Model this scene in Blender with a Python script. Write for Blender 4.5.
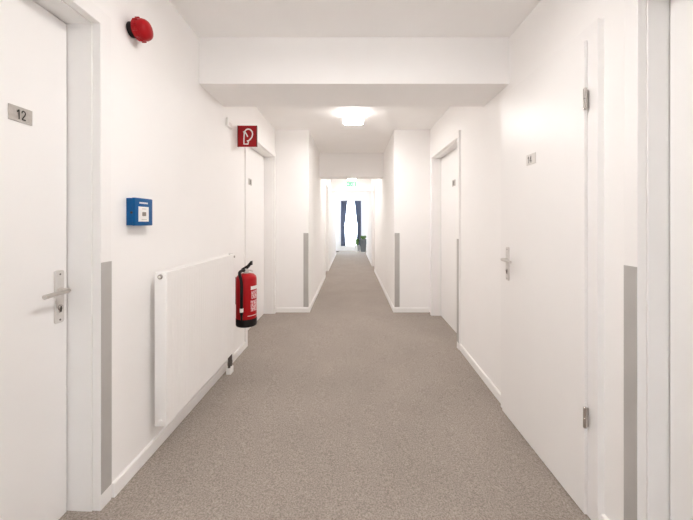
import bpy, bmesh, math, random
from mathutils import Vector, Matrix

random.seed(7)
scene = bpy.context.scene
for o in list(bpy.data.objects):
    bpy.data.objects.remove(o, do_unlink=True)
COL = scene.collection

# ------------------------------------------------------------------ camera
cam_data = bpy.data.cameras.new('camera')
cam_data.sensor_fit = 'HORIZONTAL'
cam_data.sensor_width = 36.0
cam_data.lens = 36.0 * 320.0 / 693.0
cam_data.shift_x = -4.5 / 693.0
cam_data.shift_y = -38.0 / 693.0
cam_data.clip_start = 0.02
cam = bpy.data.objects.new('camera', cam_data)
cam.location = (0.0, 0.0, 1.35)
cam.rotation_euler = (math.pi / 2, 0, 0)
COL.objects.link(cam)
scene.camera = cam

# ------------------------------------------------------------------ world, exposure
world = bpy.data.worlds.new('daylight')
scene.world = world
world.use_nodes = True
wb = world.node_tree.nodes['Background']
wb.inputs['Color'].default_value = (0.80, 0.90, 1.0, 1)
wb.inputs['Strength'].default_value = 11.0
scene.view_settings.view_transform = 'Standard'
scene.view_settings.look = 'None'
scene.view_settings.exposure = 0.08
scene.view_settings.gamma = 1.0
scene.view_settings.use_curve_mapping = False
scene.cycles.diffuse_bounces = 10
scene.cycles.max_bounces = 14

LAMP_COLOR = (1.0, 0.972, 0.95)
FILL_NEAR, LAMP_MID, LAMP_FAR, FILL_HALL = 86.0, 114.0, 62.0, 34.0  # near and hall drive added fill lamps out of view, far drives one too
RIM = 0.065

# ------------------------------------------------------------------ dimensions (metres)
XL, XR = -1.135, 1.183          # faces of the wide corridor's walls
CEIL = 2.73
Y_BACK = -2.6                   # corridor end behind the viewer
Y_RET = 4.79                    # where the corridor narrows
NL, NR = -0.632, 0.648          # faces of the narrow corridor's walls
Y_HALL = 13.5                   # where the end room opens
Y_WIN = 15.0                    # window wall


def lerp_table(t, y):
    if y <= t[0][0]:
        return t[0][1]
    for (a, za), (b, zb) in zip(t, t[1:]):
        if y <= b:
            k = (y - a) / (b - a)
            return za + (zb - za) * k
    return t[-1][1]


FLOOR_L = [(1.40, 0.048), (2.1, 0.030), (3.5, 0.006), (4.8, 0.0)]
FLOOR_R = [(1.55, -0.080), (2.5, -0.070), (3.5, -0.026), (4.8, 0.0)]


def floor_z(x, y):
    """The old floor is not level: it falls a little towards the right-hand wall at the near end."""
    zl, zr = lerp_table(FLOOR_L, y), lerp_table(FLOOR_R, y)
    k = (x - XL) / (XR - XL)
    k = max(-0.1, min(1.1, k))
    return zl + (zr - zl) * k


# ------------------------------------------------------------------ materials
def new_mat(name, color, rough=0.6, metal=0.0, spec=0.5):
    m = bpy.data.materials.new(name)
    m.use_nodes = True
    b = m.node_tree.nodes['Principled BSDF']
    b.inputs['Base Color'].default_value = (*color, 1)
    b.inputs['Roughness'].default_value = rough
    b.inputs['Metallic'].default_value = metal
    b.inputs['Specular IOR Level'].default_value = spec
    return m


def add_noise(m, color_a, color_b, scale, detail=3.0, bump=0.0, bump_scale=None, lo=0.35, hi=0.65, dist=0.002):
    nt = m.node_tree
    b = nt.nodes['Principled BSDF']
    tc = nt.nodes.new('ShaderNodeTexCoord')
    n = nt.nodes.new('ShaderNodeTexNoise')
    n.inputs['Scale'].default_value = scale
    n.inputs['Detail'].default_value = detail
    nt.links.new(tc.outputs['Object'], n.inputs['Vector'])
    r = nt.nodes.new('ShaderNodeValToRGB')
    r.color_ramp.elements[0].position = lo
    r.color_ramp.elements[1].position = hi
    r.color_ramp.elements[0].color = (*color_a, 1)
    r.color_ramp.elements[1].color = (*color_b, 1)
    nt.links.new(n.outputs['Fac'], r.inputs['Fac'])
    nt.links.new(r.outputs['Color'], b.inputs['Base Color'])
    if bump:
        src = n
        if bump_scale:
            src = nt.nodes.new('ShaderNodeTexNoise')
            src.inputs['Scale'].default_value = bump_scale
            nt.links.new(tc.outputs['Object'], src.inputs['Vector'])
        bp = nt.nodes.new('ShaderNodeBump')
        bp.inputs['Strength'].default_value = bump
        bp.inputs['Distance'].default_value = dist
        nt.links.new(src.outputs['Fac'], bp.inputs['Height'])
        nt.links.new(bp.outputs['Normal'], b.inputs['Normal'])
    return m


M = {}
M['paint'] = add_noise(new_mat('wall_paint', (0.87, 0.83, 0.80), 0.75, spec=0.3),
                       (0.918, 0.900, 0.884), (0.930, 0.913, 0.898), 3.0, bump=0.06, bump_scale=90)
M['ceiling'] = add_noise(new_mat('ceiling_paint', (0.85, 0.81, 0.78), 0.85, spec=0.2),
                         (0.925, 0.908, 0.892), (0.938, 0.921, 0.906), 3.0, bump=0.05, bump_scale=120)
M['door'] = add_noise(new_mat('door_laminate', (0.86, 0.82, 0.79), 0.38),
                      (0.890, 0.872, 0.856), (0.902, 0.885, 0.870), 2.0)
M['frame'] = add_noise(new_mat('door_frame_lacquer', (0.86, 0.82, 0.79), 0.4),
                       (0.890, 0.872, 0.856), (0.902, 0.885, 0.870), 2.0)
M['base'] = add_noise(new_mat('skirting_lacquer', (0.88, 0.85, 0.82), 0.4), (0.905, 0.89, 0.875), (0.92, 0.905, 0.89), 4.0)
M['gasket'] = new_mat('grey_door_seal', (0.035, 0.03, 0.028), 0.9, spec=0.1)
M['guard'] = add_noise(new_mat('grey_guard_strip', (0.42, 0.40, 0.38), 0.45), (0.45, 0.43, 0.41), (0.48, 0.46, 0.44), 6.0)
M['steel'] = add_noise(new_mat('brushed_steel', (0.72, 0.69, 0.66), 0.32, 1.0), (0.60, 0.57, 0.54), (0.66, 0.63, 0.60), 60)
M['plate'] = add_noise(new_mat('brushed_aluminium_plate', (0.50, 0.47, 0.44), 0.45, 0.5), (0.48, 0.45, 0.42), (0.54, 0.51, 0.48), 80)
M['handle_plate'] = add_noise(new_mat('satin_aluminium', (0.80, 0.76, 0.73), 0.4, 0.4), (0.68, 0.65, 0.62), (0.72, 0.69, 0.66), 60)
M['black'] = new_mat('black_plastic', (0.012, 0.010, 0.010), 0.45, spec=0.2)
M['ink'] = new_mat('black_ink', (0.03, 0.025, 0.02), 0.6)
M['red'] = add_noise(new_mat('signal_red_plastic', (0.50, 0.008, 0.012), 0.35, spec=0.22), (0.36, 0.004, 0.008), (0.40, 0.006, 0.010), 8)
M['red_paint'] = add_noise(new_mat('extinguisher_red_paint', (0.55, 0.012, 0.015), 0.35, spec=0.22), (0.42, 0.006, 0.010), (0.46, 0.009, 0.013), 8)
M['red_sign'] = add_noise(new_mat('red_sign_face', (0.42, 0.012, 0.015), 0.35, spec=0.22), (0.34, 0.008, 0.012), (0.37, 0.010, 0.014), 8)
M['dark_red'] = new_mat('dark_red_sign_edge', (0.12, 0.005, 0.008), 0.5)
M['white'] = new_mat('white_print', (0.88, 0.86, 0.84), 0.5)
M['label'] = add_noise(new_mat('printed_label', (0.8, 0.5, 0.5), 0.45), (0.80, 0.62, 0.62), (0.60, 0.12, 0.14), 95, detail=1, lo=0.45, hi=0.55)
M['blue'] = add_noise(new_mat('blue_plastic', (0.008, 0.085, 0.33), 0.4, spec=0.2), (0.003, 0.088, 0.26), (0.004, 0.098, 0.29), 12)
M['window_grey'] = new_mat('call_point_window', (0.24, 0.20, 0.17), 0.3)
M['radiator'] = add_noise(new_mat('radiator_enamel', (0.86, 0.83, 0.80), 0.32), (0.90, 0.88, 0.862), (0.912, 0.893, 0.876), 4)
M['chrome'] = new_mat('chrome', (0.55, 0.52, 0.50), 0.2, 1.0)
M['dark_metal'] = new_mat('dark_metal', (0.16, 0.14, 0.13), 0.35, 0.7)
M['white_plastic'] = new_mat('white_plastic', (0.86, 0.84, 0.81), 0.4)
M['curtain'] = add_noise(new_mat('blue_grey_curtain', (0.09, 0.13, 0.22), 0.9), (0.12, 0.145, 0.215), (0.155, 0.18, 0.26), 30)
M['planter'] = add_noise(new_mat('anthracite_planter', (0.07, 0.08, 0.085), 0.6), (0.12, 0.13, 0.135), (0.15, 0.16, 0.165), 25)
M['leaf'] = add_noise(new_mat('leaf_green', (0.10, 0.22, 0.05), 0.55), (0.08, 0.18, 0.04), (0.16, 0.30, 0.08), 14)
M['soil'] = add_noise(new_mat('potting_soil', (0.05, 0.035, 0.025), 0.95), (0.04, 0.03, 0.02), (0.07, 0.05, 0.035), 60)
M['rail'] = new_mat('grey_railing_paint', (0.30, 0.31, 0.33), 0.5, 0.3)
M['concrete'] = add_noise(new_mat('balcony_concrete', (0.5, 0.5, 0.5), 0.9), (0.46, 0.46, 0.46), (0.54, 0.54, 0.54), 20)


def emission_mat(name, color, strength):
    m = bpy.data.materials.new(name)
    m.use_nodes = True
    nt = m.node_tree
    b = nt.nodes['Principled BSDF']
    b.inputs['Base Color'].default_value = (*color, 1)
    b.inputs['Emission Color'].default_value = (*color, 1)
    b.inputs['Emission Strength'].default_value = strength
    return m


M['exit_green'] = emission_mat('exit_sign_green', (0.12, 0.42, 0.25), 0.8)
M['exit_white'] = emission_mat('exit_sign_white', (0.75, 0.95, 0.85), 0.5)

# window glass: clear, a little reflection
g = bpy.data.materials.new('window_glass')
g.use_nodes = True
nt = g.node_tree
nt.nodes.clear()
out = nt.nodes.new('ShaderNodeOutputMaterial')
mix = nt.nodes.new('ShaderNodeMixShader')
tr = nt.nodes.new('ShaderNodeBsdfTransparent')
gl = nt.nodes.new('ShaderNodeBsdfGlossy')
gl.inputs['Roughness'].default_value = 0.03
mix.inputs['Fac'].default_value = 0.06
nt.links.new(tr.outputs[0], mix.inputs[1])
nt.links.new(gl.outputs[0], mix.inputs[2])
nt.links.new(mix.outputs[0], out.inputs['Surface'])
M['glass'] = g

# carpet: short loop pile, speckled beige grey
cm = new_mat('loop_carpet', (0.3, 0.27, 0.24), 0.95, spec=0.1)
cm.node_tree.nodes['Principled BSDF'].inputs['Sheen Weight'].default_value = 0.12
cm.node_tree.nodes['Principled BSDF'].inputs['Sheen Roughness'].default_value = 0.35
nt = cm.node_tree
b = nt.nodes['Principled BSDF']
tc = nt.nodes.new('ShaderNodeTexCoord')
n1 = nt.nodes.new('ShaderNodeTexNoise'); n1.inputs['Scale'].default_value = 130; n1.inputs['Detail'].default_value = 4; n1.inputs['Roughness'].default_value = 0.7
n2 = nt.nodes.new('ShaderNodeTexNoise'); n2.inputs['Scale'].default_value = 2.2; n2.inputs['Detail'].default_value = 3
v = nt.nodes.new('ShaderNodeTexVoronoi'); v.inputs['Scale'].default_value = 230
for n in (n1, n2, v):
    nt.links.new(tc.outputs['Object'], n.inputs['Vector'])
r1 = nt.nodes.new('ShaderNodeValToRGB')
r1.color_ramp.elements[0].position = 0.33; r1.color_ramp.elements[0].color = (0.225, 0.192, 0.166, 1)
r1.color_ramp.elements[1].position = 0.67; r1.color_ramp.elements[1].color = (0.500, 0.437, 0.387, 1)
nt.links.new(n1.outputs['Fac'], r1.inputs['Fac'])
r2 = nt.nodes.new('ShaderNodeValToRGB')
r2.color_ramp.elements[0].position = 0.3; r2.color_ramp.elements[0].color = (0.94, 0.94, 0.94, 1)
r2.color_ramp.elements[1].position = 0.7; r2.color_ramp.elements[1].color = (1.04, 1.04, 1.04, 1)
nt.links.new(n2.outputs['Fac'], r2.inputs['Fac'])
mx = nt.nodes.new('ShaderNodeMix'); mx.data_type = 'RGBA'; mx.blend_type = 'MULTIPLY'
mx.inputs['Factor'].default_value = 1.0
nt.links.new(r1.outputs['Color'], mx.inputs[6]); nt.links.new(r2.outputs['Color'], mx.inputs[7])
nt.links.new(mx.outputs[2], b.inputs['Base Color'])
bp = nt.nodes.new('ShaderNodeBump'); bp.inputs['Strength'].default_value = 0.6; bp.inputs['Distance'].default_value = 0.004
nt.links.new(v.outputs['Distance'], bp.inputs['Height'])
nt.links.new(bp.outputs['Normal'], b.inputs['Normal'])
M['carpet'] = cm

# ------------------------------------------------------------------ mesh helpers


def add_box(bm, x0, x1, y0, y1, z0, z1, bev=0.0, seg=2):
    x0, x1 = min(x0, x1), max(x0, x1)
    y0, y1 = min(y0, y1), max(y0, y1)
    z0, z1 = min(z0, z1), max(z0, z1)
    mat = Matrix.Translation(((x0 + x1) / 2, (y0 + y1) / 2, (z0 + z1) / 2)) @ Matrix.Diagonal((x1 - x0, y1 - y0, z1 - z0, 1))
    r = bmesh.ops.create_cube(bm, size=1.0, matrix=mat)
    if bev > 0:
        es = list({e for vv in r['verts'] for e in vv.link_edges})
        bmesh.ops.bevel(bm, geom=es, offset=bev, segments=seg, profile=0.5, affect='EDGES')


def add_hexa(bm, pts):
    """Eight points: bottom loop then top loop."""
    vs = [bm.verts.new(p) for p in pts]
    for f in ((3, 2, 1, 0), (4, 5, 6, 7), (0, 1, 5, 4), (1, 2, 6, 5), (2, 3, 7, 6), (3, 0, 4, 7)):
        bm.faces.new([vs[i] for i in f])


def add_lathe(bm, prof, origin, axis='Z', seg=32):
    """prof: list of (r, t); revolved about the axis through origin."""
    ax = {'Z': (Vector((1, 0, 0)), Vector((0, 1, 0)), Vector((0, 0, 1))),
          'X': (Vector((0, 1, 0)), Vector((0, 0, 1)), Vector((1, 0, 0))),
          'Y': (Vector((0, 0, 1)), Vector((1, 0, 0)), Vector((0, 1, 0)))}[axis]
    o = Vector(origin)
    rings = []
    for r, t in prof:
        if r < 1e-6:
            rings.append([bm.verts.new(o + ax[2] * t)])
        else:
            rings.append([bm.verts.new(o + ax[2] * t + ax[0] * r * math.cos(2 * math.pi * i / seg) + ax[1] * r * math.sin(2 * math.pi * i / seg)) for i in range(seg)])
    for a, c in zip(rings, rings[1:]):
        for i in range(seg):
            j = (i + 1) % seg
            if len(a) == 1 and len(c) == 1:
                continue
            if len(a) == 1:
                bm.faces.new((a[0], c[i], c[j]))
            elif len(c) == 1:
                bm.faces.new((a[i], a[j], c[0]))
            else:
                bm.faces.new((a[i], a[j], c[j], c[i]))
    if len(rings[0]) > 1:
        bm.faces.new(rings[0][::-1])
    if len(rings[-1]) > 1:
        bm.faces.new(rings[-1])


def add_tube(bm, pts, r, seg=12):
    pts = [Vector(p) for p in pts]
    rad = r if isinstance(r, (list, tuple)) else [r] * len(pts)
    rings = []
    up = None
    for i, p in enumerate(pts):
        if i == 0:
            d = pts[1] - p
        elif i == len(pts) - 1:
            d = p - pts[-2]
        else:
            d = (pts[i + 1] - p).normalized() + (p - pts[i - 1]).normalized()
        d.normalize()
        if up is None:
            up = Vector((0, 0, 1)) if abs(d.z) < 0.9 else Vector((1, 0, 0))
        a = up - d * up.dot(d)
        a.normalize()
        up = a
        c = d.cross(a)
        rings.append([bm.verts.new(p + (a * math.cos(2 * math.pi * k / seg) + c * math.sin(2 * math.pi * k / seg)) * rad[i]) for k in range(seg)])
    for a, c in zip(rings, rings[1:]):
        for k in range(seg):
            j = (k + 1) % seg
            bm.faces.new((a[k], a[j], c[j], c[k]))
    bm.faces.new(rings[0][::-1])
    bm.faces.new(rings[-1])


def smooth_path(pts, n=8):
    """Catmull-Rom through the points."""
    P = [Vector(p) for p in pts]
    P = [P[0] * 2 - P[1]] + P + [P[-1] * 2 - P[-2]]
    res = []
    for i in range(1, len(P) - 2):
        for k in range(n):
            t = k / n
            res.append(0.5 * ((2 * P[i]) + (P[i + 1] - P[i - 1]) * t + (2 * P[i - 1] - 5 * P[i] + 4 * P[i + 1] - P[i + 2]) * t * t + (3 * P[i] - P[i - 1] - 3 * P[i + 1] + P[i + 2]) * t ** 3))
    res.append(P[-2])
    return res


def world_loc(p):
    loc = Vector((0, 0, 0))
    while p is not None:
        loc += p.location
        p = p.parent
    return loc


def obj(name, bm, mat, parent=None, smooth=False, angle=40):
    """Link ONE mesh; points are given in room coordinates and moved to the object's own base point."""
    bmesh.ops.recalc_face_normals(bm, faces=bm.faces)
    if parent is None:
        xs = [v_.co.x for v_ in bm.verts]; ys = [v_.co.y for v_ in bm.verts]; zs = [v_.co.z for v_ in bm.verts]
        base = Vector(((min(xs) + max(xs)) / 2, (min(ys) + max(ys)) / 2, min(zs)))
    else:
        base = world_loc(parent)
    bmesh.ops.translate(bm, verts=bm.verts, vec=-base)
    me = bpy.data.meshes.new(name)
    bm.to_mesh(me)
    bm.free()
    me.materials.append(mat)
    if smooth:
        for p in me.polygons:
            p.use_smooth = True
        me.set_sharp_from_angle(angle=math.radians(angle))
    o = bpy.data.objects.new(name, me)
    COL.objects.link(o)
    if parent is None:
        o.location = base
    else:
        o.parent = parent
    return o


def tag(o, label, cat, group=None, kind=None):
    o['label'] = label
    o['category'] = cat
    if group:
        o['group'] = group
    if kind:
        o['kind'] = kind
    return o


def thing(name, label, cat, loc, group=None, kind=None):
    o = bpy.data.objects.new(name, None)
    o.empty_display_size = 0.1
    o.location = loc
    COL.objects.link(o)
    return tag(o, label, cat, group, kind)


def box_obj(name, mat, parent, *b, bev=0.0, smooth=False):
    bm = bmesh.new()
    add_box(bm, *b, bev=bev)
    return obj(name, bm, mat, parent, smooth)


GLYPH = {   # strokes in a box 0.6 wide, 1 high
    '1': [[(0.08, 0.74), (0.22, 0.84), (0.36, 1.0)], [(0.34, 1.0), (0.34, 0.0)]],
    '2': [[(0.05, 0.72), (0.08, 0.88), (0.20, 0.97), (0.34, 0.96), (0.48, 0.86), (0.50, 0.70), (0.42, 0.52), (0.24, 0.32), (0.07, 0.06)], [(0.04, 0.05), (0.54, 0.05)]],
    '4': [[(0.40, 0.98), (0.04, 0.28), (0.58, 0.28)], [(0.42, 1.0), (0.42, 0.0)]],
}


def ribbon(bm_, pts, w, to3d):
    """flat stroke of width w along 2-D points, one unit thick in k"""
    P = [Vector((p_[0], p_[1])) for p_ in pts]
    A, B = [], []
    for i, p_ in enumerate(P):
        d = (P[min(i + 1, len(P) - 1)] - P[max(i - 1, 0)]).normalized()
        nrm = Vector((-d.y, d.x)) * w / 2
        A.append(p_ + nrm); B.append(p_ - nrm)
    ring = [[bm_.verts.new(to3d(q.x, q.y, k)) for q in A + B] for k in (0, 1)]
    m_ = len(P)
    for i in range(m_ - 1):
        for rg in ring:
            bm_.faces.new((rg[i], rg[i + 1], rg[m_ + i + 1], rg[m_ + i]))
        bm_.faces.new((ring[0][i], ring[0][i + 1], ring[1][i + 1], ring[1][i]))
        bm_.faces.new((ring[0][m_ + i], ring[0][m_ + i + 1], ring[1][m_ + i + 1], ring[1][m_ + i]))
    for i in (0, m_ - 1):
        bm_.faces.new((ring[0][i], ring[0][m_ + i], ring[1][m_ + i], ring[1][i]))


def text_obj(name, body, size, mat, parent, loc, rot, narrow=0.80, weight=0.135):
    bm = bmesh.new()
    adv = 0.66
    for n_, ch in enumerate(body):
        x0 = (n_ - len(body) / 2) * adv
        for k_, stroke in enumerate(GLYPH[ch]):
            def put(u, v_, k):
                p_ = Vector(((u + x0) * size * narrow, (v_ - 0.5) * size, 0.0003 + 0.0005 * k + 0.0001 * k_))
                return Vector(loc) + rot @ p_
            ribbon(bm, stroke, weight, put)
    return obj(name, bm, mat, parent)


# text facing the corridor: on the left wall it faces +x, on the right wall -x
ROT_L = Matrix(((0, 0, 1), (1, 0, 0), (0, 1, 0)))     # text x -> +y, text y -> +z, normal -> +x
ROT_R = Matrix(((0, 0, -1), (-1, 0, 0), (0, 1, 0)))   # text x -> -y, text y -> +z, normal -> -x

# ------------------------------------------------------------------ the setting
# floor
bm = bmesh.new()
xs = [-1.62, -1.4, XL] + [XL + (XR - XL) * i / 12 for i in range(1, 12)] + [XR, 1.4, 1.62]
ys = [Y_BACK - 0.1, 0.0, 0.8, 1.2] + [1.4 + 0.2 * i for i in range(18)] + [6.0, 8.0, 10.3, 13.5, 15.0]
gv = [[bm.verts.new((x, y, floor_z(x, y))) for x in xs] for y in ys]
for j in range(len(ys) - 1):
    for i in range(len(xs) - 1):
        bm.faces.new((gv[j][i], gv[j][i + 1], gv[j + 1][i + 1], gv[j + 1][i]))
tag(obj('floor', bm, M['carpet'], smooth=True), 'speckled beige grey carpet along the whole corridor', 'floor', kind='structure')

# ceiling
tag(box_obj('ceiling', M['ceiling'], None, -1.75, 1.75, Y_BACK - 0.2, Y_WIN + 0.25, CEIL, CEIL + 0.15), 'plain white painted corridor ceiling', 'ceiling', kind='structure')
tag(box_obj('ceiling_beam', M['paint'], None, XL - 0.01, XR + 0.01, 2.39, 2.86, 2.382, CEIL + 0.02), 'deep white beam crossing the ceiling nearest to the viewer', 'beam', kind='structure')
tag(box_obj('ceiling_beam', M['paint'], None, NL - 0.01, NR + 0.01, 6.40, 6.75, 2.256, CEIL + 0.02), 'white beam crossing the narrow corridor past the lit ceiling lamp', 'beam', kind='structure')
tag(box_obj('ceiling_beam', M['paint'], None, NL - 0.01, NR + 0.01, 10.2, 10.4, 2.33, CEIL + 0.02), 'white lintel carrying the green exit sign', 'beam', kind='structure')

# side walls of the wide corridor: a back layer and a front layer with the door openings
DOORS = {
    12: dict(s=-1, y0=0.46, y1=1.437, head=2.24),
    'b': dict(s=-1, y0=3.48, y1=4.70, head=2.305),
    'r': dict(s=1, y0=3.52, y1=4.62, head=2.27),
    'n': dict(s=1, y0=0.34, y1=1.297, head=2.25),
}


def wall(name, s, face, layers, y0, y1, openings, label):
    """Front layer from the face to face+layers, back layer behind; openings = (y0, y1, head)."""
    bm = bmesh.new()
    fx, mx_, bx = face, face + s * layers, face + s * (layers + 0.2)
    add_box(bm, mx_, bx, y0, y1, -0.25, CEIL + 0.02)
    y = y0
    for a, c, h in sorted(openings):
        add_box(bm, fx, mx_, y, a, -0.25, CEIL + 0.02)
        add_box(bm, fx, mx_, a, c, h, CEIL + 0.02)
        y = c
    add_box(bm, fx, mx_, y, y1, -0.25, CEIL + 0.02)
    tag(obj(name, bm, M['paint']), label, 'wall', kind='structure')


wall('wall_left', -1, XL, 0.22, Y_BACK, Y_RET + 0.01, [(0.45, 1.45, 2.255), (3.467, 4.713, 2.318)], 'white wall with the radiator and the fire sign')
wall('wall_right', 1, XR, 0.22, Y_BACK, Y_RET + 0.01, [(3.507, 4.633, 2.283), (0.33, 1.31, 2.263)], 'white wall with the flush door 14')
bm = bmesh.new()
BX0, BX1, BZ0, BZ1 = -0.35, 0.40, 0.30, 1.35
add_box(bm, -1.6, BX0, Y_BACK - 0.2, Y_BACK, -0.25, CEIL + 0.02)
add_box(bm, BX1, 1.7, Y_BACK - 0.2, Y_BACK, -0.25, CEIL + 0.02)
add_box(bm, BX0, BX1, Y_BACK - 0.2, Y_BACK, -0.25, BZ0)
add_box(bm, BX0, BX1, Y_BACK - 0.2, Y_BACK, BZ1, CEIL + 0.02)
tag(obj('wall_back', bm, M['paint']), 'white wall closing the corridor behind the viewer', 'wall', kind='structure')


def narrow_wall(name, s, face, outer, opening, label):
    bm = bmesh.new()
    a, c, h = opening
    t = face + s * 0.16
    add_box(bm, t, outer, Y_RET, Y_HALL, -0.25, CEIL + 0.02)
    add_box(bm, face, t, Y_RET, a, -0.25, CEIL + 0.02)
    add_box(bm, face, t, a, c, h, CEIL + 0.02)
    add_box(bm, face, t, c, Y_HALL, -0.25, CEIL + 0.02)
    tag(obj(name, bm, M['paint']), label, 'wall', kind='structure')


narrow_wall('wall_narrow_left', -1, NL, XL - 0.42, (7.787, 8.813, 2.283), 'white projecting wall narrowing the corridor beyond the extinguisher')
narrow_wall('wall_narrow_right', 1, NR, XR + 0.42, (8.737, 9.763, 2.283), 'white projecting wall narrowing the corridor on the side of door 14')
# end room
SW0, SW1, SZ0, SZ1 = 14.05, 14.55, 0.80, 2.10      # unseen side windows added to light the end room
for side, sg, lab in (('left', -1, 'white side wall of the bright end room, side of the fire sign'),
                      ('right', 1, 'white side wall of the bright end room, side of the tall planter')):
    bm = bmesh.new()
    xa, xb = sg * 1.6, sg * 1.75
    add_box(bm, xa, xb, Y_HALL - 0.2, SW0, -0.25, CEIL + 0.02)
    add_box(bm, xa, xb, SW1, Y_WIN + 0.2, -0.25, CEIL + 0.02)
    add_box(bm, xa, xb, SW0, SW1, -0.25, SZ0)
    add_box(bm, xa, xb, SW0, SW1, SZ1, CEIL + 0.02)
    tag(obj('wall_room_' + side, bm, M['paint']), lab, 'wall', kind='structure')
WX0, WX1, WZ0, WZ1 = -0.50, 0.50, 0.20, 2.36
bm = bmesh.new()
add_box(bm, -1.75, WX0, Y_WIN, Y_WIN + 0.22, -0.25, CEIL + 0.02)
add_box(bm, WX1, 1.75, Y_WIN, Y_WIN + 0.22, -0.25, CEIL + 0.02)
add_box(bm, WX0, WX1, Y_WIN, Y_WIN + 0.22, -0.25, WZ0)
add_box(bm, WX0, WX1, Y_WIN, Y_WIN + 0.22, WZ1, CEIL + 0.02)
tag(obj('wall_far', bm, M['paint']), 'white wall around the bright curtained window', 'wall', kind='structure')


# skirting boards
def skirting(name, pts, normal, label, h=0.068, t=0.015):
    """pts: list of (x, y) on the wall face; normal = (nx, ny) into the room."""
    bm = bmesh.new()
    nx, ny = normal
    for (xa, ya), (xb, yb) in zip(pts, pts[1:]):
        n = max(1, int(math.hypot(xb - xa, yb - ya) / 0.35))
        for k in range(n):
            p = [(xa + (xb - xa) * q / n, ya + (yb - ya) * q / n) for q in (k, k + 1)]
            low, top, bevl = [], [], []
            zs_ = [floor_z(*q) for q in p]
            for sec in range(1):
                a, c = p
                prof = [(0, -0.02), (t, -0.02), (t, h - 0.006), (t - 0.005, h), (0, h)]
                ra = [bm.verts.new((a[0] + nx * d, a[1] + ny * d, zs_[0] + z)) for d, z in prof]
                rc = [bm.verts.new((c[0] + nx * d, c[1] + ny * d, zs_[1] + z)) for d, z in prof]
                m_ = len(prof)
                for q in range(m_):
                    bm.faces.new((ra[q], ra[(q + 1) % m_], rc[(q + 1) % m_], rc[q]))
                if k == 0:
                    bm.faces.new(ra)
                if k == n - 1:
                    bm.faces.new(rc[::-1])
    bmesh.ops.remove_doubles(bm, verts=bm.verts, dist=0.0004)
    return tag(obj(name, bm, M['base']), label, 'skirting board', kind='structure')


skirting('baseboard_left', [(XL, 1.515), (XL, 3.41)], (1, 0), 'white skirting board under the radiator')
skirting('baseboard_right', [(XR, 2.468), (XR, 3.44)], (-1, 0), 'white skirting board beyond door 14')
skirting('baseboard_near_right', [(XR, 1.362), (XR, 1.494)], (-1, 0), 'short white skirting board between door 14 and the nearest door')
skirting('baseboard_return_left', [(XL + 0.015, Y_RET), (NL + 0.015, Y_RET)], (0, -1), 'short white skirting board on the projecting wall by the extinguisher')
skirting('baseboard_return_right', [(XR - 0.015, Y_RET), (NR - 0.015, Y_RET)], (0, -1), 'short white skirting board on the projecting wall, door 14 side')
skirting('baseboard_narrow_left', [(NL, Y_RET), (NL, 7.72)], (1, 0), 'white skirting board along the narrow corridor, extinguisher side')
skirting('baseboard_narrow_right', [(NR, Y_RET), (NR, 8.66)], (-1, 0), 'white skirting board along the narrow corridor, door 14 side')
skirting('baseboard_hall_left', [(NL, 8.88), (NL, Y_HALL)], (1, 0), 'white skirting board past the small far door, extinguisher side')
skirting('baseboard_hall_right', [(NR, 9.83), (NR, Y_HALL)], (-1, 0), 'white skirting board past the small far door, door 14 side')
skirting('baseboard_far', [(-1.6, Y_WIN), (1.6, Y_WIN)], (0, -1), 'white skirting board below the curtained window')


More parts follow.
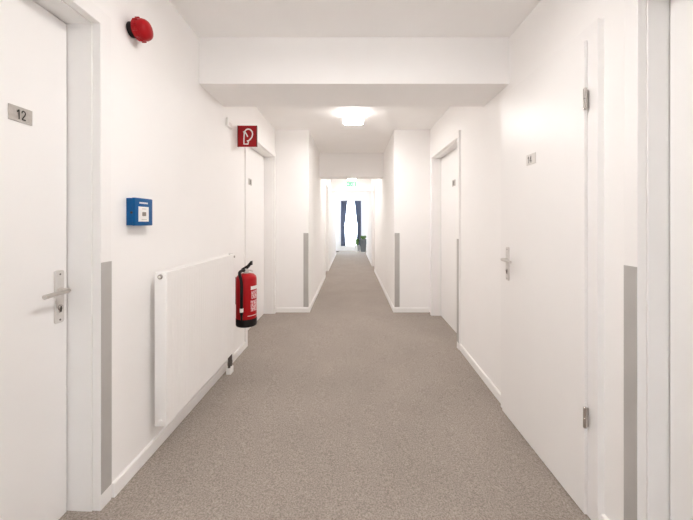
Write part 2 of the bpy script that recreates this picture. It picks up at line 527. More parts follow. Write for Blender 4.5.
# ------------------------------------------------------------------ doors
def door_handle(root, s, px, y, z0, z1, z_lever, z_key, toward, length):
    """Long-plate lever handle on the face at x=px; s = side of the corridor, toward = direction of the lever along y."""
    n = -s                       # into the corridor
    w = 0.021
    bm = bmesh.new()
    r = 0.009
    prof = []
    for cy, cz, a0 in ((y + w - r, z1 - r, 0), (y - w + r, z1 - r, 90), (y - w + r, z0 + r, 180), (y + w - r, z0 + r, 270)):
        for k in range(5):
            a = math.radians(a0 + 22.5 * k)
            prof.append((cy + r * math.cos(a), cz + r * math.sin(a)))
    lay = [[bm.verts.new((px + n * d, py, pz)) for py, pz in prof] for d in (-0.001, 0.007)]
    inner = [bm.verts.new((px + n * 0.009, y + (py - y) * 0.92, (z0 + z1) / 2 + (pz - (z0 + z1) / 2) * 0.985)) for py, pz in prof]
    lay.append(inner)
    for a, c in zip(lay, lay[1:]):
        for k in range(len(prof)):
            j = (k + 1) % len(prof)
            bm.faces.new((a[k], a[j], c[j], c[k]))
    bm.faces.new(lay[0]); bm.faces.new(lay[-1])
    plate = obj('door_handle', bm, M['handle_plate'], root, True)
    plate['label'] = 'satin metal lever handle on a long plate'
    bm = bmesh.new()
    ctr = (px, y, z_lever)
    add_lathe(bm, [(0.013, n * 0.008), (0.013, n * 0.016), (0.010, n * 0.018)], ctr, 'X', 20)
    pts = [(px + n * 0.010, y, z_lever), (px + n * 0.036, y, z_lever), (px + n * 0.046, y + toward * 0.004, z_lever), (px + n * 0.051, y + toward * 0.014, z_lever),
           (px + n * 0.051, y + toward * 0.06, z_lever - 0.001), (px + n * 0.050, y + toward * length, z_lever - 0.004)]
    add_tube(bm, smooth_path(pts, 6), 0.0095, 14)
    obj('lever', bm, M['steel'], plate, True, 60)
    bm = bmesh.new()
    add_lathe(bm, [(0.0125, n * 0.008), (0.0125, n * 0.012), (0.011, n * 0.013)], (px, y, z_key + 0.004), 'X', 20)
    add_box(bm, px + n * 0.008, px + n * 0.012, y - 0.006, y + 0.006, z_key - 0.018, z_key + 0.0, bev=0.002)
    obj('lock_cylinder', bm, M['chrome'], plate, True)
    bm = bmesh.new()
    add_box(bm, px + n * 0.012, px + n * 0.0136, y - 0.0028, y + 0.0028, z_key - 0.014, z_key + 0.010)
    obj('keyhole', bm, M['ink'], plate)
    for zz in (z1 - 0.017, z0 + 0.014):
        bm = bmesh.new()
        add_lathe(bm, [(0.0042, n * 0.008), (0.0042, n * 0.0098), (0.002, n * 0.0104)], (px, y, zz), 'X', 12)
        obj('screw', bm, M['dark_metal'], plate, True)


def number_plate(root, s, px, y, z, w, h, digits=None, shift=0.0, size=0.038):
    n = -s
    p = box_obj('number_plate', M['plate'], root, px - n * 0.0005, px + n * 0.004, y - w / 2, y + w / 2, z - h / 2, z + h / 2, bev=0.0008)
    p['label'] = 'small brushed metal number plate'
    if digits:
        text_obj('numeral', digits, size, M['ink'], p, (px + n * 0.0045, y + shift, z - 0.001), ROT_L if s < 0 else ROT_R)
    else:                         # too far off to read
        bm = bmesh.new()
        for dy in (-0.018, 0.012):
            add_box(bm, px + n * 0.004, px + n * 0.005, y + dy, y + dy + 0.012, z - h * 0.32, z + h * 0.32)
        obj('numeral', bm, M['ink'], p)
    return p


def recessed_door(name, s, face, y0, y1, head, leaf_x, label, guard=None, cas=0.066, proud=0.016, zf=None, seam=0.005):
    """Door set back in the wall: lining, narrow casing on the wall face, leaf and seal. guard = 'near' / 'far' casing with a grey strip."""
    n = -s
    ym = (y0 + y1) / 2
    zb = zf if zf is not None else min(floor_z(face, y0), floor_z(face, y1))
    root = thing(name, label, 'door', (leaf_x, ym, zb), kind='structure')
    back = leaf_x + s * 0.06
    front = face + n * proud
    step = front + s * 0.037
    bm = bmesh.new()
    # lining
    add_box(bm, back, step, y0 - 0.012, y0, zb - 0.03, head + 0.012)
    add_box(bm, back, step, y1, y1 + 0.012, zb - 0.03, head + 0.012)
    add_box(bm, back, step, y0 - 0.001, y1 + 0.001, head, head + 0.012)
    # casing, a small step back from the lining
    c = 0.006
    add_box(bm, step, front, y0 - c - cas, y0 - c, zb - 0.03, head + c + cas, bev=0.003)
    add_box(bm, step, front, y1 + c, y1 + c + cas, zb - 0.03, head + c + cas, bev=0.003)
    add_box(bm, step, front, y0 - c - 0.004, y1 + c + 0.004, head + c, head + c + cas, bev=0.003)
    obj('door_frame', bm, M['frame'], root)
    # leaf
    box_obj('door_leaf', M['door'], root, leaf_x, leaf_x + s * 0.04, y0 + seam, y1 - seam, zb + 0.008, head - seam, bev=0.0015)
    bm = bmesh.new()
    sx = leaf_x + s * 0.016
    add_box(bm, sx, sx + s * 0.01, y0 - 0.0005, y0 + seam + 0.001, zb, head)
    add_box(bm, sx, sx + s * 0.01, y1 - seam - 0.001, y1 + 0.0005, zb, head)
    add_box(bm, sx, sx + s * 0.01, y0, y1, head - seam - 0.001, head + 0.0005)
    obj('door_seal', bm, M['gasket'], root)
    if guard:
        ya, yb = (y0 - c - cas + 0.001, y0 - c - 0.002) if guard == 'near' else (y1 + c + 0.002, y1 + c + cas - 0.001)
        gz = floor_z(front, (ya + yb) / 2)
        gg = box_obj('edge_guard', M['guard'], root, front - s * -0.0005, front + n * 0.0015, ya, yb, gz + 0.072, 1.166, bev=0.0005)
        gg['label'] = 'grey protective strip on the white casing'
    return root


d12 = recessed_door('door_1', -1, XL, 0.46, 1.437, 2.24, -1.272, 'white recessed door numbered 12 beside the blue box', guard='far', zf=0.046, proud=0.006)
number_plate(d12, -1, -1.272, 1.230, 1.762, 0.088, 0.058, '12', 0.001, 0.036)
door_handle(d12, -1, -1.272, 1.390, 0.912, 1.140, 1.053, 0.975, -1, 0.115)

db = recessed_door('door_2', -1, XL, 3.48, 4.70, 2.305, -1.275, 'white recessed door behind the fire extinguisher')
number_plate(db, -1, -1.275, 4.04, 1.855, 0.12, 0.078)

dr = recessed_door('door_3', 1, XR, 3.52, 4.62, 2.27, 1.30, 'white recessed door beyond door 14, with a grey strip on its casing', guard='near', zf=-0.028, proud=0.022)
number_plate(dr, 1, 1.30, 4.04, 1.842, 0.12, 0.078)

dn = recessed_door('door_4', 1, XR, 0.34, 1.297, 2.25, 1.288, 'white door cut by the frame edge, opposite door 12', guard='far', zf=-0.08, proud=0.016)

# flush door 14
LF = 1.134
zb = -0.072
d14 = thing('door_5', 'white flush door numbered 14 with visible hinges', 'door', (1.15, 1.98, zb), kind='structure')
bm = bmesh.new()
CZ = 2.302
add_box(bm, 1.151, XR + 0.02, 1.494, 1.572, zb - 0.03, CZ, bev=0.003)
add_box(bm, 1.151, XR + 0.02, 2.385, 2.462, zb - 0.03, CZ, bev=0.003)
add_box(bm, 1.151, XR + 0.02, 1.565, 2.392, 2.20, CZ, bev=0.003)
obj('door_frame', bm, M['frame'], d14)
bm = bmesh.new()
zn, zf_ = floor_z(LF, 1.554) + 0.006, floor_z(LF, 2.40) + 0.006
add_hexa(bm, [(LF, 1.554, zn), (1.1505, 1.554, zn), (1.1505, 2.402, zf_), (LF, 2.402, zf_),
              (LF, 1.554, 2.232), (1.1505, 1.554, 2.232), (1.1505, 2.402, 2.232), (LF, 2.402, 2.232)])
bmesh.ops.bevel(bm, geom=list(bm.edges), offset=0.002, segments=2, affect='EDGES')
add_box(bm, 1.150, 1.18, 1.573, 2.384, zb, 2.199)
obj('door_leaf', bm, M['door'], d14)
for hz in (1.945, 0.405):
    bm = bmesh.new()
    add_lathe(bm, [(0.004, -0.052), (0.0085, -0.048), (0.0085, -0.001), (0.0075, 0.0), (0.0085, 0.001), (0.0085, 0.048), (0.004, 0.052)], (LF - 0.003, 1.5455, hz), 'Z', 16)
    add_box(bm, LF + 0.001, LF + 0.016, 1.5475, 1.5545, hz - 0.045, hz + 0.045)
    h_ = obj('hinge', bm, M['chrome'], d14, True)
    h_['label'] = 'steel barrel hinge'
pl14 = number_plate(d14, 1, LF, 2.012, 1.745, 0.10, 0.066, '14', 0.010, 0.043)
pl14.data.materials[0] = M['handle_plate']
door_handle(d14, 1, LF, 2.308, 0.930, 1.170, 1.080, 0.995, -1, 0.13)

# the two small doors far along the narrow corridor
recessed_door('door_6', -1, NL, 7.80, 8.80, 2.27, NL - 0.10, 'small far white door in the narrow corridor, extinguisher side', zf=0.0)
recessed_door('door_7', 1, NR, 8.75, 9.75, 2.27, NR + 0.10, 'small far white door with grey strip, nearer the tall planter side', guard='near', zf=0.0)

# ------------------------------------------------------------------ grey corner guards
tag(box_obj('corner_guard', M['guard'], None, -0.711, -0.637, Y_RET - 0.0025, Y_RET + 0.001, 0.078, 1.185, bev=0.001),
    'grey vertical guard strip on the projecting wall beside the extinguisher door', 'corner guard', 'grey guard strips on the projecting walls')
tag(box_obj('corner_guard', M['guard'], None, 0.653, 0.727, Y_RET - 0.0025, Y_RET + 0.001, 0.078, 1.185, bev=0.001),
    'grey vertical guard strip on the projecting wall, same side as door 14', 'corner guard', 'grey guard strips on the projecting walls')


# ------------------------------------------------------------------ ceiling lamps
def ceiling_lamp(x, y, strength, label, w=0.26, h=0.11):
    root = thing('ceiling_lamp', label, 'ceiling lamp', (x, y, CEIL), 'square ceiling lamps')
    box_obj('mounting_base', M['white_plastic'], root, x - w / 2 + 0.01, x + w / 2 - 0.01, y - w / 2 + 0.01, y + w / 2 - 0.01, CEIL - 0.02, CEIL + 0.002)
    bm = bmesh.new()
    r = 0.012
    add_box(bm, x - w / 2, x + w / 2, y - w / 2, y + w / 2, CEIL - h + 0.006, CEIL - 0.018, bev=0.006, seg=3)
    obj('lamp_rim', bm, emission_mat('lamp_side_glass', LAMP_COLOR, strength * RIM), root, True)
    bm = bmesh.new()
    add_box(bm, x - w / 2 + r, x + w / 2 - r, y - w / 2 + r, y + w / 2 - r, CEIL - h, CEIL - h + 0.0055, bev=0.002)
    obj('diffuser', bm, emission_mat('lamp_diffuser', LAMP_COLOR, strength), root, True)
    return root


ceiling_lamp(0.03, 4.05, LAMP_MID, 'glowing square ceiling lamp in the wide bay just past the near beam')
ceiling_lamp(0.02, 9.55, LAMP_FAR, 'small glowing ceiling lamp directly above the green exit sign')
ceiling_lamp(0.02, 1.25, FILL_NEAR, 'added square ceiling lamp overhead, out of view, lighting the near bay beside door 12')  # added overhead to brighten the near bay, never in view
ceiling_lamp(0.02, -1.35, FILL_NEAR * 0.6, 'added square fill lamp nearest the wall behind the viewer')  # added fill behind the camera
ceiling_lamp(0.02, 12.0, FILL_HALL, 'added unseen square lamp brightening the hall past the lintel with the exit sign')  # added to brighten the hall, hidden by the lintel
ceiling_lamp(0.02, 7.45, LAMP_FAR, 'added unseen square ceiling lamp between the two beams of the narrow corridor')  # added to brighten the far corridor, kept out of view by the beam

# ------------------------------------------------------------------ red alarm sounder
ay, az = 1.650, 2.340
t = thing('alarm_sounder', 'round red fire alarm sounder high on the wall above the blue box', 'alarm', (XL, ay, az))
bm = bmesh.new()
add_lathe(bm, [(0.036, -0.001), (0.038, 0.004), (0.038, 0.030), (0.034, 0.036)], (XL, ay, az), 'X', 32)
b_ = obj('mounting_base', bm, M['black'], t, True)
b_['label'] = 'black mounting base'
bm = bmesh.new()
add_lathe(bm, [(0.040, 0.032), (0.052, 0.034), (0.054, 0.040), (0.054, 0.052), (0.052, 0.054), (0.052, 0.070), (0.051, 0.074)], (XL, ay, az), 'X', 40)
for k in range(12):
    a = 2 * math.pi * k / 12
    c, s_ = math.cos(a), math.sin(a)
    add_box(bm, XL + 0.040, XL + 0.062, ay + 0.0535 * c - 0.004, ay + 0.0535 * c + 0.004, az + 0.0535 * s_ - 0.004, az + 0.0535 * s_ + 0.004, bev=0.001)
obj('sounder_body', bm, M['red'], t, True)
bm = bmesh.new()
add_lathe(bm, [(0.051, 0.072), (0.049, 0.081), (0.043, 0.090), (0.030, 0.097), (0.014, 0.100), (0.0, 0.101)], (XL, ay, az), 'X', 40)
obj('domed_face', bm, M['red'], t, True, 60)

# ------------------------------------------------------------------ blue call point
bx0, bx1 = XL, -1.0895
t = thing('call_point', 'blue square manual call point box on the wall', 'call point', (XL, 1.686, 1.331))
bm = bmesh.new()
add_box(bm, bx0 - 0.001, bx1 - 0.018, 1.616, 1.756, 1.333, 1.472, bev=0.002)
add_box(bm, bx1 - 0.0175, bx1, 1.614, 1.758, 1.331, 1.474, bev=0.004)
obj('housing', bm, M['blue'], t, True, 30)
p = box_obj('break_glass_panel', M['white'], t, bx1 - 0.001, bx1 + 0.0016, 1.640, 1.722, 1.352, 1.430, bev=0.001)
p['label'] = 'white panel with a small dark push mark'
box_obj('push_mark', M['window_grey'], p, bx1 + 0.001, bx1 + 0.0030, 1.668, 1.698, 1.381, 1.402, bev=0.0008)
box_obj('fine_print', M['plate'], p, bx1 + 0.001, bx1 + 0.0022, 1.666, 1.700, 1.417, 1.420)
box_obj('fine_print', M['plate'], p, bx1 + 0.001, bx1 + 0.0022, 1.662, 1.704, 1.361, 1.364)
bm = bmesh.new()
yy = 1.648
for k, w in enumerate((0.006, 0.005, 0.006, 0.004, 0.006, 0.005, 0.006, 0.005, 0.006)):
    add_box(bm, bx1 - 0.0005, bx1 + 0.0008, yy, yy + w, 1.445, 1.4535)
    yy += w + 0.0022
obj('title_lettering', bm, M['white'], t)
bm = bmesh.new()
add_lathe(bm, [(0.006, 0.0), (0.006, 0.0024), (0.003, 0.003)], (-1.107, 1.6155, 1.398), 'Y', 14)
bmesh.ops.translate(bm, verts=bm.verts, vec=(0, -0.0035, 0))
obj('key_slot', bm, M['ink'], t)

# ------------------------------------------------------------------ radiator
ry0, ry1, rz0, rz1 = 1.79, 2.860, 0.205, 1.070
rxb, rxf = -1.100, -1.032
t = thing('radiator', 'white panel radiator on the wall between door 12 and the extinguisher', 'radiator', (rxb, (ry0 + ry1) / 2, floor_z(-1.08, 2.3)))
bm = bmesh.new()
# fluted front panel: a profile along y extruded in z, with pressed-in ends
pitch = 0.0333
prof = []
ny_ = 260
for i in range(ny_ + 1):
    y = ry0 + 0.012 + (ry1 - ry0 - 0.024) * i / ny_
    ph = ((y - ry0) / pitch) % 1.0
    d = 0.0
    if ry0 + 0.05 < y < ry1 - 0.05:
        d = -0.0035 * max(0.0, 1 - ((ph - 0.5) / 0.22) ** 2) if abs(ph - 0.5) < 0.22 else 0.0
    prof.append((y, d))
levels = [(rz0 + 0.002, 0.0), (rz0 + 0.035, 0.0), (rz0 + 0.060, 1.0), (rz1 - 0.060, 1.0), (rz1 - 0.035, 0.0), (rz1 - 0.004, 0.0)]
gv = [[bm.verts.new((rxf + d * k, y, z)) for y, d in prof] for z, k in levels]
bk = [[bm.verts.new((rxf - 0.014, y, z)) for y, d in prof] for z, k in (levels[0], levels[-1])]
for j in range(len(levels) - 1):
    for i in range(ny_):
        bm.faces.new((gv[j][i], gv[j][i + 1], gv[j + 1][i + 1], gv[j + 1][i]))
for i in range(ny_):
    bm.faces.new((bk[0][i], bk[0][i + 1], gv[0][i + 1], gv[0][i]))
    bm.faces.new((bk[1][i], bk[1][i + 1], gv[-1][i + 1], gv[-1][i]))
    bm.faces.new((bk[0][i], bk[0][i + 1], bk[1][i + 1], bk[1][i]))
bm.faces.new([bk[0][0]] + [gv[j][0] for j in range(len(levels))] + [bk[1][0]])
bm.faces.new([bk[0][-1]] + [gv[j][-1] for j in range(len(levels))] + [bk[1][-1]])
fp = obj('front_panel', bm, M['radiator'], t, True, 25)
box_obj('rear_panel', M['radiator'], t, rxb, rxb + 0.014, ry0 + 0.012, ry1 - 0.012, rz0, rz1 - 0.004, bev=0.004, smooth=True)
for (a, c) in ((ry0, ry0 + 0.013), (ry1 - 0.013, ry1)):
    bm = bmesh.new()
    add_box(bm, rxb, rxf, a, c, rz0, rz1, bev=0.004, seg=3)
    obj('side_panel', bm, M['radiator'], t, True)
bm = bmesh.new()
add_box(bm, rxb + 0.003, rxb + 0.010, ry0 + 0.01, ry1 - 0.01, rz1 - 0.02, rz1)
add_box(bm, rxf - 0.014, rxf + 0.0005, ry0 + 0.008, ry1 - 0.008, rz1 - 0.022, rz1, bev=0.004, seg=3)
k = ry0 + 0.02
while k < ry1 - 0.02:
    add_box(bm, rxb + 0.006, rxf - 0.006, k, k + 0.007, rz1 - 0.016, rz1 - 0.011)
    k += 0.018
obj('top_grille', bm, M['radiator'], t)
# vent plug on the near end, cap at the far top and the near bottom
bm = bmesh.new()
add_lathe(bm, [(0.014, 0.001), (0.014, -0.006), (0.011, -0.009)], (-1.066, ry0, 1.043), 'Y', 20)
pl = obj('vent_plug', bm, M['chrome'], t, True)
pl['label'] = 'chrome vent plug'
bm = bmesh.new()
add_lathe(bm, [(0.006, -0.0085), (0.006, -0.0105), (0.004, -0.011)], (-1.066, ry0, 1.043), 'Y', 14)
obj('vent_screw', bm, M['white_plastic'], pl, True)
bm = bmesh.new()
add_lathe(bm, [(0.015, 0.001), (0.015, -0.004), (0.012, -0.006)], (-1.066, ry0, 0.232), 'Y', 20)
obj('blind_plug', bm, M['radiator'], t, True)
bm = bmesh.new()
add_lathe(bm, [(0.010, -0.001), (0.010, 0.006), (0.007, 0.008)], (rxf, ry1 - 0.035, 1.045), 'X', 16)
obj('thermostat_cap', bm, M['plate'], t, True)
# valve block, pipes and floor rosette under the far end
vy = 2.83
bm = bmesh.new()
zfl = floor_z(-1.06, vy)
for yy in (vy - 0.02, vy + 0.02):
    add_tube(bm, [(-1.070, yy, rz0 + 0.01), (-1.070, yy, zfl + 0.045)], 0.011, 14)
    add_lathe(bm, [(0.015, 0.075), (0.015, 0.105)], (-1.070, yy, zfl), 'Z', 6)
vb = obj('valve_pipes', bm, M['dark_metal'], t, True, 30)
vb['label'] = 'dark metal valve pipes'
bm = bmesh.new()
add_box(bm, -1.092, -1.050, vy - 0.036, vy + 0.036, zfl - 0.004, zfl + 0.055, bev=0.006)
obj('floor_rosette', bm, M['white_plastic'], t, True)
for yy in (ry0 + 0.15, ry1 - 0.15):
    box_obj('wall_bracket', M['radiator'], t, XL - 0.001, rxb + 0.004, yy - 0.015, yy + 0.015, 0.30, 0.98)

# ------------------------------------------------------------------ fire extinguisher
ex, ey, er = -1.013, 3.10, 0.096
ez0 = 0.352
t = thing('fire_extinguisher', 'red fire extinguisher with black base hanging on the wall beyond the radiator', 'fire extinguisher', (ex, ey, ez0))
bm = bmesh.new()
add_lathe(bm, [(er * 0.96, 0.05), (er, 0.06), (er, 0.440), (er * 0.985, 0.458), (er * 0.90, 0.478), (er * 0.72, 0.494), (er * 0.42, 0.502), (0.022, 0.504), (0.022, 0.514)], (ex, ey, ez0), 'Z', 48)
body = obj('cylinder_body', bm, M['red_paint'], t, True, 50)
bm = bmesh.new()
add_lathe(bm, [(er * 0.88, 0.0), (er * 0.98, 0.004), (er * 1.02, 0.014), (er * 1.02, 0.072), (er * 1.0, 0.076)], (ex, ey, ez0), 'Z', 48)
sk = obj('base_skirt', bm, M['black'], t, True)
sk['label'] = 'black plastic base skirt'


def curved_patch(name, mat, parent, a0, a1, z0, z1, r, th=0.0012, n=12):
    bm_ = bmesh.new()
    lo, hi = [], []
    for rr in (r, r + th):
        for zz in (z0, z1):
            lo.append([bm_.verts.new((ex + rr * math.cos(math.radians(a0 + (a1 - a0) * i / n)), ey + rr * math.sin(math.radians(a0 + (a1 - a0) * i / n)), zz)) for i in range(n + 1)])
    a, b2, c, d = lo
    for i in range(n):
        for q, w in ((a, b2), (c, d), (a, c), (b2, d)):
            bm_.faces.new((q[i], q[i + 1], w[i + 1], w[i]))
    for i in (0, n):
        bm_.faces.new((a[i], b2[i], d[i], c[i]))
    return obj(name, bm_, mat, parent, True)


R1 = er + 0.0003
curved_patch('heading_label', M['white'], body, -48, 10, ez0 + 0.355, ez0 + 0.388, R1)
curved_patch('instruction_label', M['label'], body, -44, 10, ez0 + 0.268, ez0 + 0.344, R1)
curved_patch('pictogram_label', M['label'], body, -48, 10, ez0 + 0.150, ez0 + 0.252, R1)
curved_patch('foot_lettering', M['white'], body, -66, 0, ez0 + 0.108, ez0 + 0.113, R1)
# valve head and levers
zt = ez0 + 0.509
bm = bmesh.new()
add_lathe(bm, [(0.026, -0.004), (0.026, 0.012), (0.018, 0.016), (0.018, 0.038), (0.012, 0.042)], (ex, ey, zt), 'Z', 24)
vh = obj('valve_head', bm, M['handle_plate'], t, True)
vh['label'] = 'silver valve head'
bm = bmesh.new()


def lever_bar(bm_, pts, w, th):
    """flat bar running in the x-z plane of the head"""
    lo = []
    for (dx, dz) in pts:
        lo.append([bm_.verts.new((ex + dx, ey + sy * w / 2, zt + dz + sz * th / 2)) for sy, sz in ((-1, -1), (1, -1), (1, 1), (-1, 1))])
    for a, c in zip(lo, lo[1:]):
        for q in range(4):
            bm_.faces.new((a[q], a[(q + 1) % 4], c[(q + 1) % 4], c[q]))
    bm_.faces.new(lo[0]); bm_.faces.new(lo[-1])


lever_bar(bm, [(-0.045, 0.020), (-0.020, 0.034), (0.010, 0.052), (0.030, 0.075), (0.042, 0.090), (0.056, 0.094)], 0.030, 0.040)
obj('squeeze_lever', bm, M['black'], t)
bm = bmesh.new()
lever_bar(bm, [(-0.012, 0.022), (0.020, 0.024), (0.050, 0.018), (0.062, 0.010)], 0.022, 0.010)
obj('carry_handle', bm, M['handle_plate'], t)
# hose down the side that faces the viewer
bm = bmesh.new()
ha = math.radians(-95)
hx, hy = ex + 0.111 * math.cos(ha), ey + 0.111 * math.sin(ha)
pts = [(ex - 0.015, ey - 0.01, zt + 0.020), (ex - 0.032, ey - 0.045, zt + 0.022), (ex - 0.038, ey - 0.085, zt + 0.004), (hx - 0.004, hy - 0.004, zt - 0.050), (hx, hy, zt - 0.12), (hx, hy, ez0 + 0.25), (hx, hy, ez0 + 0.13)]
add_tube(bm, smooth_path(pts, 8), 0.0145, 12)
hs = obj('hose', bm, M['black'], t, True, 60)
hs['label'] = 'black rubber hose'
bm = bmesh.new()
add_tube(bm, [(hx, hy, ez0 + 0.190), (hx, hy, ez0 + 0.155)], 0.017, 14)
obj('hose_clip', bm, M['white_plastic'], hs, True)
bm = bmesh.new()
add_tube(bm, [(hx, hy, ez0 + 0.140), (hx, hy, ez0 + 0.075)], [0.012, 0.009], 14)
obj('nozzle', bm, M['black'], hs, True)
# wall bracket
bm = bmesh.new()
add_box(bm, XL - 0.001, ex - er + 0.004, ey + 0.0, ey + 0.04, ez0 + 0.20, ez0 + 0.46, bev=0.001)
obj('wall_bracket', bm, M['dark_metal'], t)

# ------------------------------------------------------------------ red flag sign with the extinguisher symbol
sx0, sx1, sy, sz0, sz1 = XL, -0.942, 3.20, 2.102, 2.314
t = thing('fire_sign', 'red square flag sign with white extinguisher symbol, sticking out over the extinguisher', 'sign', (sx0, sy, sz0))
bm = bmesh.new()
add_box(bm, sx0 - 0.001, sx1, sy, sy + 0.006, sz0, sz1)
face = obj('sign_face', bm, M['red_sign'], t)
box_obj('sign_edge', M['dark_red'], t, sx0 - 0.001, sx0 + 0.008, sy - 0.003, sy + 0.014, sz0, sz1)
box_obj('sign_edge', M['dark_red'], t, sx1 - 0.006, sx1 + 0.002, sy - 0.003, sy + 0.014, sz0, sz1)


SW, SH = sx1 - sx0, sz1 - sz0


def on_sign(u, v_, k):
    return Vector((sx0 + u * SW, sy - 0.0002 - 0.001 * k, sz0 + v_ * SH))


bm = bmesh.new()
strokes = [
    [(0.35, 0.62), (0.335, 0.4), (0.335, 0.13), (0.55, 0.13), (0.56, 0.22), (0.50, 0.30)],
    [(0.33, 0.62), (0.40, 0.66), (0.46, 0.60), (0.53, 0.47)],
    [(0.36, 0.70), (0.46, 0.81), (0.60, 0.83), (0.73, 0.75), (0.78, 0.62), (0.74, 0.45), (0.64, 0.34), (0.54, 0.26)],
    [(0.30, 0.68), (0.37, 0.72), (0.42, 0.66)],
]
for i, stq in enumerate(strokes):
    pp = stq if i == 0 else [(q.x, q.y) for q in smooth_path([(a, b3, 0) for a, b3 in stq], 6)]
    ribbon(bm, [(a, b3) for a, b3 in pp], 0.062, on_sign)
obj('extinguisher_symbol', bm, M['white'], face)

# ------------------------------------------------------------------ small white wall sensor
t = thing('wall_sensor', 'tiny white box on the wall beside the red fire sign', 'sensor', (XL, 2.955, 2.222))
bm = bmesh.new()
add_box(bm, XL - 0.001, XL + 0.022, 2.900, 3.010, 2.225, 2.300, bev=0.004)
obj('sensor_case', bm, M['white_plastic'], t, True)
bm = bmesh.new()
for q in range(3):
    add_box(bm, XL + 0.0215, XL + 0.0228, 2.925, 2.985, 2.240 + q * 0.010, 2.243 + q * 0.010)
obj('vent_slot', bm, M['plate'], t)

# ------------------------------------------------------------------ exit sign on the far lintel
t = thing('exit_sign', 'small lit green emergency exit sign on the far lintel', 'exit sign', (0.015, 10.2, 2.47))
box_obj('sign_housing', M['white_plastic'], t, -0.14, 0.17, 10.165, 10.201, 2.475, 2.625, bev=0.004)
f_ = box_obj('sign_face', M['exit_green'], t, -0.13, 0.16, 10.161, 10.166, 2.485, 2.615)


def on_exit(u, v_, k):
    return Vector((-0.13 + u * 0.29, 10.1608 - 0.001 * k, 2.485 + v_ * 0.13))


bm = bmesh.new()
ribbon(bm, [(0.08, 0.5), (0.28, 0.5)], 0.16, on_exit)                 # arrow shaft
ribbon(bm, [(0.16, 0.82), (0.06, 0.5), (0.16, 0.18)], 0.05, on_exit)  # arrow head
ribbon(bm, [(0.80, 0.12), (0.80, 0.88)], 0.16, on_exit)               # doorway
ribbon(bm, [(0.58, 0.72), (0.52, 0.45), (0.42, 0.30), (0.38, 0.12)], 0.05, on_exit)
ribbon(bm, [(0.53, 0.45), (0.62, 0.30), (0.62, 0.12)], 0.05, on_exit)
ribbon(bm, [(0.44, 0.60), (0.58, 0.68), (0.66, 0.52)], 0.04, on_exit)
ribbon(bm, [(0.60, 0.80), (0.60, 0.90)], 0.05, on_exit)
obj('running_figure_and_arrow', bm, M['exit_white'], f_)

# ------------------------------------------------------------------ far window
t = thing('window_1', 'tall bright white framed window at the corridor end', 'window', (0, Y_WIN + 0.1, WZ0), kind='structure')
bm = bmesh.new()
fy0, fy1 = Y_WIN + 0.06, Y_WIN + 0.13
fw = 0.06
add_box(bm, WX0, WX0 + fw, fy0, fy1, WZ0, WZ1, bev=0.006)
add_box(bm, WX1 - fw, WX1, fy0, fy1, WZ0, WZ1, bev=0.006)
add_box(bm, WX0, WX1, fy0, fy1, WZ0, WZ0 + fw, bev=0.006)
add_box(bm, WX0, WX1, fy0, fy1, WZ1 - fw, WZ1, bev=0.006)
obj('window_frame', bm, M['frame'], t, True)
box_obj('glass_pane', M['glass'], t, WX0 + fw - 0.005, WX1 - fw + 0.005, Y_WIN + 0.09, Y_WIN + 0.1, WZ0 + fw - 0.005, WZ1 - fw + 0.005)
box_obj('window_sill', M['base'], t, WX0 - 0.03, WX1 + 0.03, Y_WIN - 0.03, Y_WIN + 0.07, WZ0 - 0.03, WZ0, bev=0.004)


t = thing('window_2', 'added white framed window behind the viewer, letting in fill light', 'window', (0.025, Y_BACK - 0.1, BZ0), kind='structure')  # added opening, lets low fill light in from behind the camera
bm = bmesh.new()
for a, c in ((BX0, BX0 + fw), (BX1 - fw, BX1)):
    add_box(bm, a, c, Y_BACK - 0.13, Y_BACK - 0.06, BZ0, BZ1, bev=0.006)
add_box(bm, BX0, BX1, Y_BACK - 0.13, Y_BACK - 0.06, BZ0, BZ0 + fw, bev=0.006)
add_box(bm, BX0, BX1, Y_BACK - 0.13, Y_BACK - 0.06, BZ1 - fw, BZ1, bev=0.006)
obj('window_frame', bm, M['frame'], t, True)
box_obj('glass_pane', M['glass'], t, BX0 + fw - 0.005, BX1 - fw + 0.005, Y_BACK - 0.10, Y_BACK - 0.09, BZ0 + fw - 0.005, BZ1 - fw + 0.005)
box_obj('window_sill', M['base'], t, BX0 - 0.03, BX1 + 0.03, Y_BACK - 0.07, Y_BACK + 0.04, BZ0 - 0.03, BZ0, bev=0.004)


for num, sg, lab in ((3, -1, 'added unseen side window lighting the end room, fire sign side'), (4, 1, 'added unseen side window lighting the end room, planter side')):  # both added out of view to bring daylight into the end room
    t = thing('window_%d' % num, lab, 'window', (sg * 1.68, (SW0 + SW1) / 2, SZ0), kind='structure')
    bm = bmesh.new()
    xa, xb = sg * 1.66, sg * 1.71
    for a, c in ((SW0, SW0 + fw), (SW1 - fw, SW1)):
        add_box(bm, xa, xb, a, c, SZ0, SZ1, bev=0.006)
    for a, c in ((SZ0, SZ0 + fw), (SZ1 - fw, SZ1)):
        add_box(bm, xa, xb, SW0, SW1, a, c, bev=0.006)
    obj('window_frame', bm, M['frame'], t, True)
    box_obj('glass_pane', M['glass'], t, sg * 1.68, sg * 1.69, SW0 + fw - 0.005, SW1 - fw + 0.005, SZ0 + fw - 0.005, SZ1 - fw + 0.005)


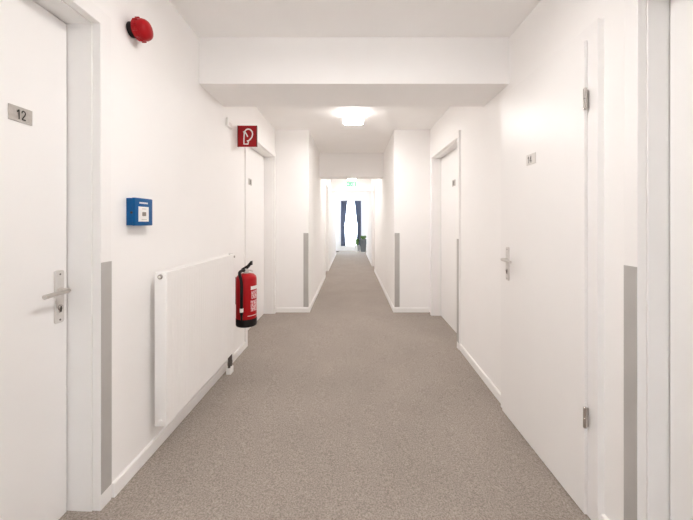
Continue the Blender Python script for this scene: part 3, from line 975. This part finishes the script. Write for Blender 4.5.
# curtains, pinched at the middle
def curtain(outer, sgn, label):
    bm_ = bmesh.new()
    nz, nx_ = 36, 48
    z0_, z1_ = 0.235, 2.34
    rows = []
    for j in range(nz + 1):
        z = z0_ + (z1_ - z0_) * j / nz
        kz = (z - z0_) / (z1_ - z0_)
        if kz > 0.42:
            q = (kz - 0.42) / 0.58
            w = 0.165 + 0.145 * (q ** 0.8)
        else:
            q = (0.42 - kz) / 0.42
            w = 0.165 + 0.06 * (q ** 0.7)
        row = []
        for i in range(nx_ + 1):
            u = i / nx_
            amp = 0.022
            row.append(bm_.verts.new((outer + sgn * w * u, Y_WIN - 0.075 + amp * math.sin(u * 2 * math.pi * 5.5 + 0.4 * math.sin(z * 3)), z)))
        rows.append(row)
    for j in range(nz):
        for i in range(nx_):
            bm_.faces.new((rows[j][i], rows[j][i + 1], rows[j + 1][i + 1], rows[j + 1][i]))
    root = thing('curtain', label, 'curtain', (outer, Y_WIN - 0.075, z0_), 'blue grey curtains at the end window')
    o_ = obj('curtain_cloth', bm_, M['curtain'], root, True, 80)
    md = o_.modifiers.new('thickness', 'SOLIDIFY')
    md.thickness = 0.004
    bm_ = bmesh.new()
    zt_ = z0_ + (z1_ - z0_) * 0.42
    add_box(bm_, outer, outer + sgn * 0.175, Y_WIN - 0.108, Y_WIN - 0.044, zt_ - 0.02, zt_ + 0.02, bev=0.006)
    obj('tie_back', bm_, M['curtain'], root, True)
    return root


curtain(-0.47, 1, 'blue grey curtain hanging at the window on the fire sign side')
curtain(0.47, -1, 'blue grey curtain hanging behind the tall planter')
t = thing('curtain_rail', 'white curtain rail above the end window', 'curtain rail', (0, Y_WIN - 0.07, 2.345))
bm = bmesh.new()
add_box(bm, -0.62, 0.62, Y_WIN - 0.095, Y_WIN - 0.055, 2.338, 2.375, bev=0.004)
obj('rail', bm, M['white_plastic'], t)
for xx in (-0.55, 0.55):
    box_obj('bracket', M['white_plastic'], t, xx - 0.015, xx + 0.015, Y_WIN - 0.06, Y_WIN + 0.002, 2.345, 2.372)


# planters
def foliage(bm_, cx, cy, cz, n, rad, hh, leaf):
    for _ in range(n):
        a = random.uniform(0, 2 * math.pi)
        r = rad * math.sqrt(random.random())
        base = Vector((cx + 0.5 * r * math.cos(a), cy + 0.5 * r * math.sin(a), cz))
        tip = Vector((cx + r * math.cos(a) * 1.25, cy + r * math.sin(a) * 1.25, cz + hh * random.uniform(0.5, 1.0)))
        side = Vector((-math.sin(a + 0.5), math.cos(a + 0.5), 0.1)) * leaf * random.uniform(0.7, 1.2)
        mid = (base + tip) / 2 + Vector((0, 0, hh * 0.12))
        th = Vector((0.0015, 0.0015, 0.0))
        A = [base - th, mid - side, tip, mid + side]
        vs = [bm_.verts.new(p_) for p_ in A]
        ws = [bm_.verts.new(p_ + th * 2) for p_ in A]
        bm_.faces.new(vs); bm_.faces.new(ws[::-1])
        for q in range(4):
            bm_.faces.new((vs[q], vs[(q + 1) % 4], ws[(q + 1) % 4], ws[q]))


px, py = 0.555, 14.55
t = thing('potted_plant', 'tall dark grey planter with a low green plant by the end window', 'potted plant', (px, py, 0))
bm = bmesh.new()
wb_, wt_ = 0.115, 0.145
H = 0.57
add_hexa(bm, [(px - wb_, py - wb_, 0), (px + wb_, py - wb_, 0), (px + wb_, py + wb_, 0), (px - wb_, py + wb_, 0),
              (px - wt_, py - wt_, H), (px + wt_, py - wt_, H), (px + wt_, py + wt_, H), (px - wt_, py + wt_, H)])
bmesh.ops.bevel(bm, geom=list(bm.edges), offset=0.012, segments=2, affect='EDGES')
add_box(bm, px - wt_ - 0.006, px + wt_ + 0.006, py - wt_ - 0.006, py + wt_ + 0.006, H - 0.05, H - 0.004, bev=0.006)
obj('planter', bm, M['planter'], t, True, 30)
box_obj('soil', M['soil'], t, px - wt_ + 0.015, px + wt_ - 0.015, py - wt_ + 0.015, py + wt_ - 0.015, H - 0.02, H + 0.004)
bm = bmesh.new()
foliage(bm, px, py, H, 130, 0.13, 0.17, 0.03)
obj('foliage', bm, M['leaf'], t)

qx, qy = 0.29, 14.72
t = thing('potted_plant', 'small green plant in a white pot, half behind the tall dark planter', 'potted plant', (qx, qy, 0))
bm = bmesh.new()
add_lathe(bm, [(0.075, 0.0), (0.08, 0.005), (0.105, 0.25), (0.112, 0.255), (0.112, 0.285), (0.098, 0.288), (0.095, 0.26)], (qx, qy, 0), 'Z', 28)
obj('pot', bm, M['white_plastic'], t, True, 40)
bm = bmesh.new()
foliage(bm, qx, qy, 0.255, 120, 0.085, 0.36, 0.024)
obj('foliage', bm, M['leaf'], t)

# dark door wedge on the floor of the end room
t = tag(box_obj('door_stop', M['dark_metal'], None, -0.66, -0.55, 14.35, 14.42, 0.0, 0.045, bev=0.01), 'small dark door stop on the floor left of the end window', 'door stop')

# ------------------------------------------------------------------ balcony outside the window
tag(box_obj('balcony_floor', M['concrete'], None, -1.75, 1.75, Y_WIN + 0.22, Y_WIN + 1.3, -0.2, -0.02), 'pale balcony slab outside the end window', 'balcony', kind='structure')
t = thing('balcony_railing', 'grey balcony railing seen through the end window', 'railing', (0, Y_WIN + 1.1, -0.02))
bm = bmesh.new()
add_box(bm, -1.6, 1.6, Y_WIN + 1.08, Y_WIN + 1.12, 1.03, 1.07, bev=0.005)
obj('top_rail', bm, M['rail'], t)
box_obj('bottom_rail', M['rail'], t, -1.6, 1.6, Y_WIN + 1.085, Y_WIN + 1.115, 0.08, 0.11)
for i in range(29):
    xx = -1.54 + 0.11 * i
    bm = bmesh.new()
    big = i % 7 == 0
    w = 0.02 if big else 0.007
    add_box(bm, xx - w, xx + w, Y_WIN + 1.1 - w, Y_WIN + 1.1 + w, -0.02 if big else 0.1, 1.035)
    obj('post' if big else 'baluster', bm, M['rail'], t)
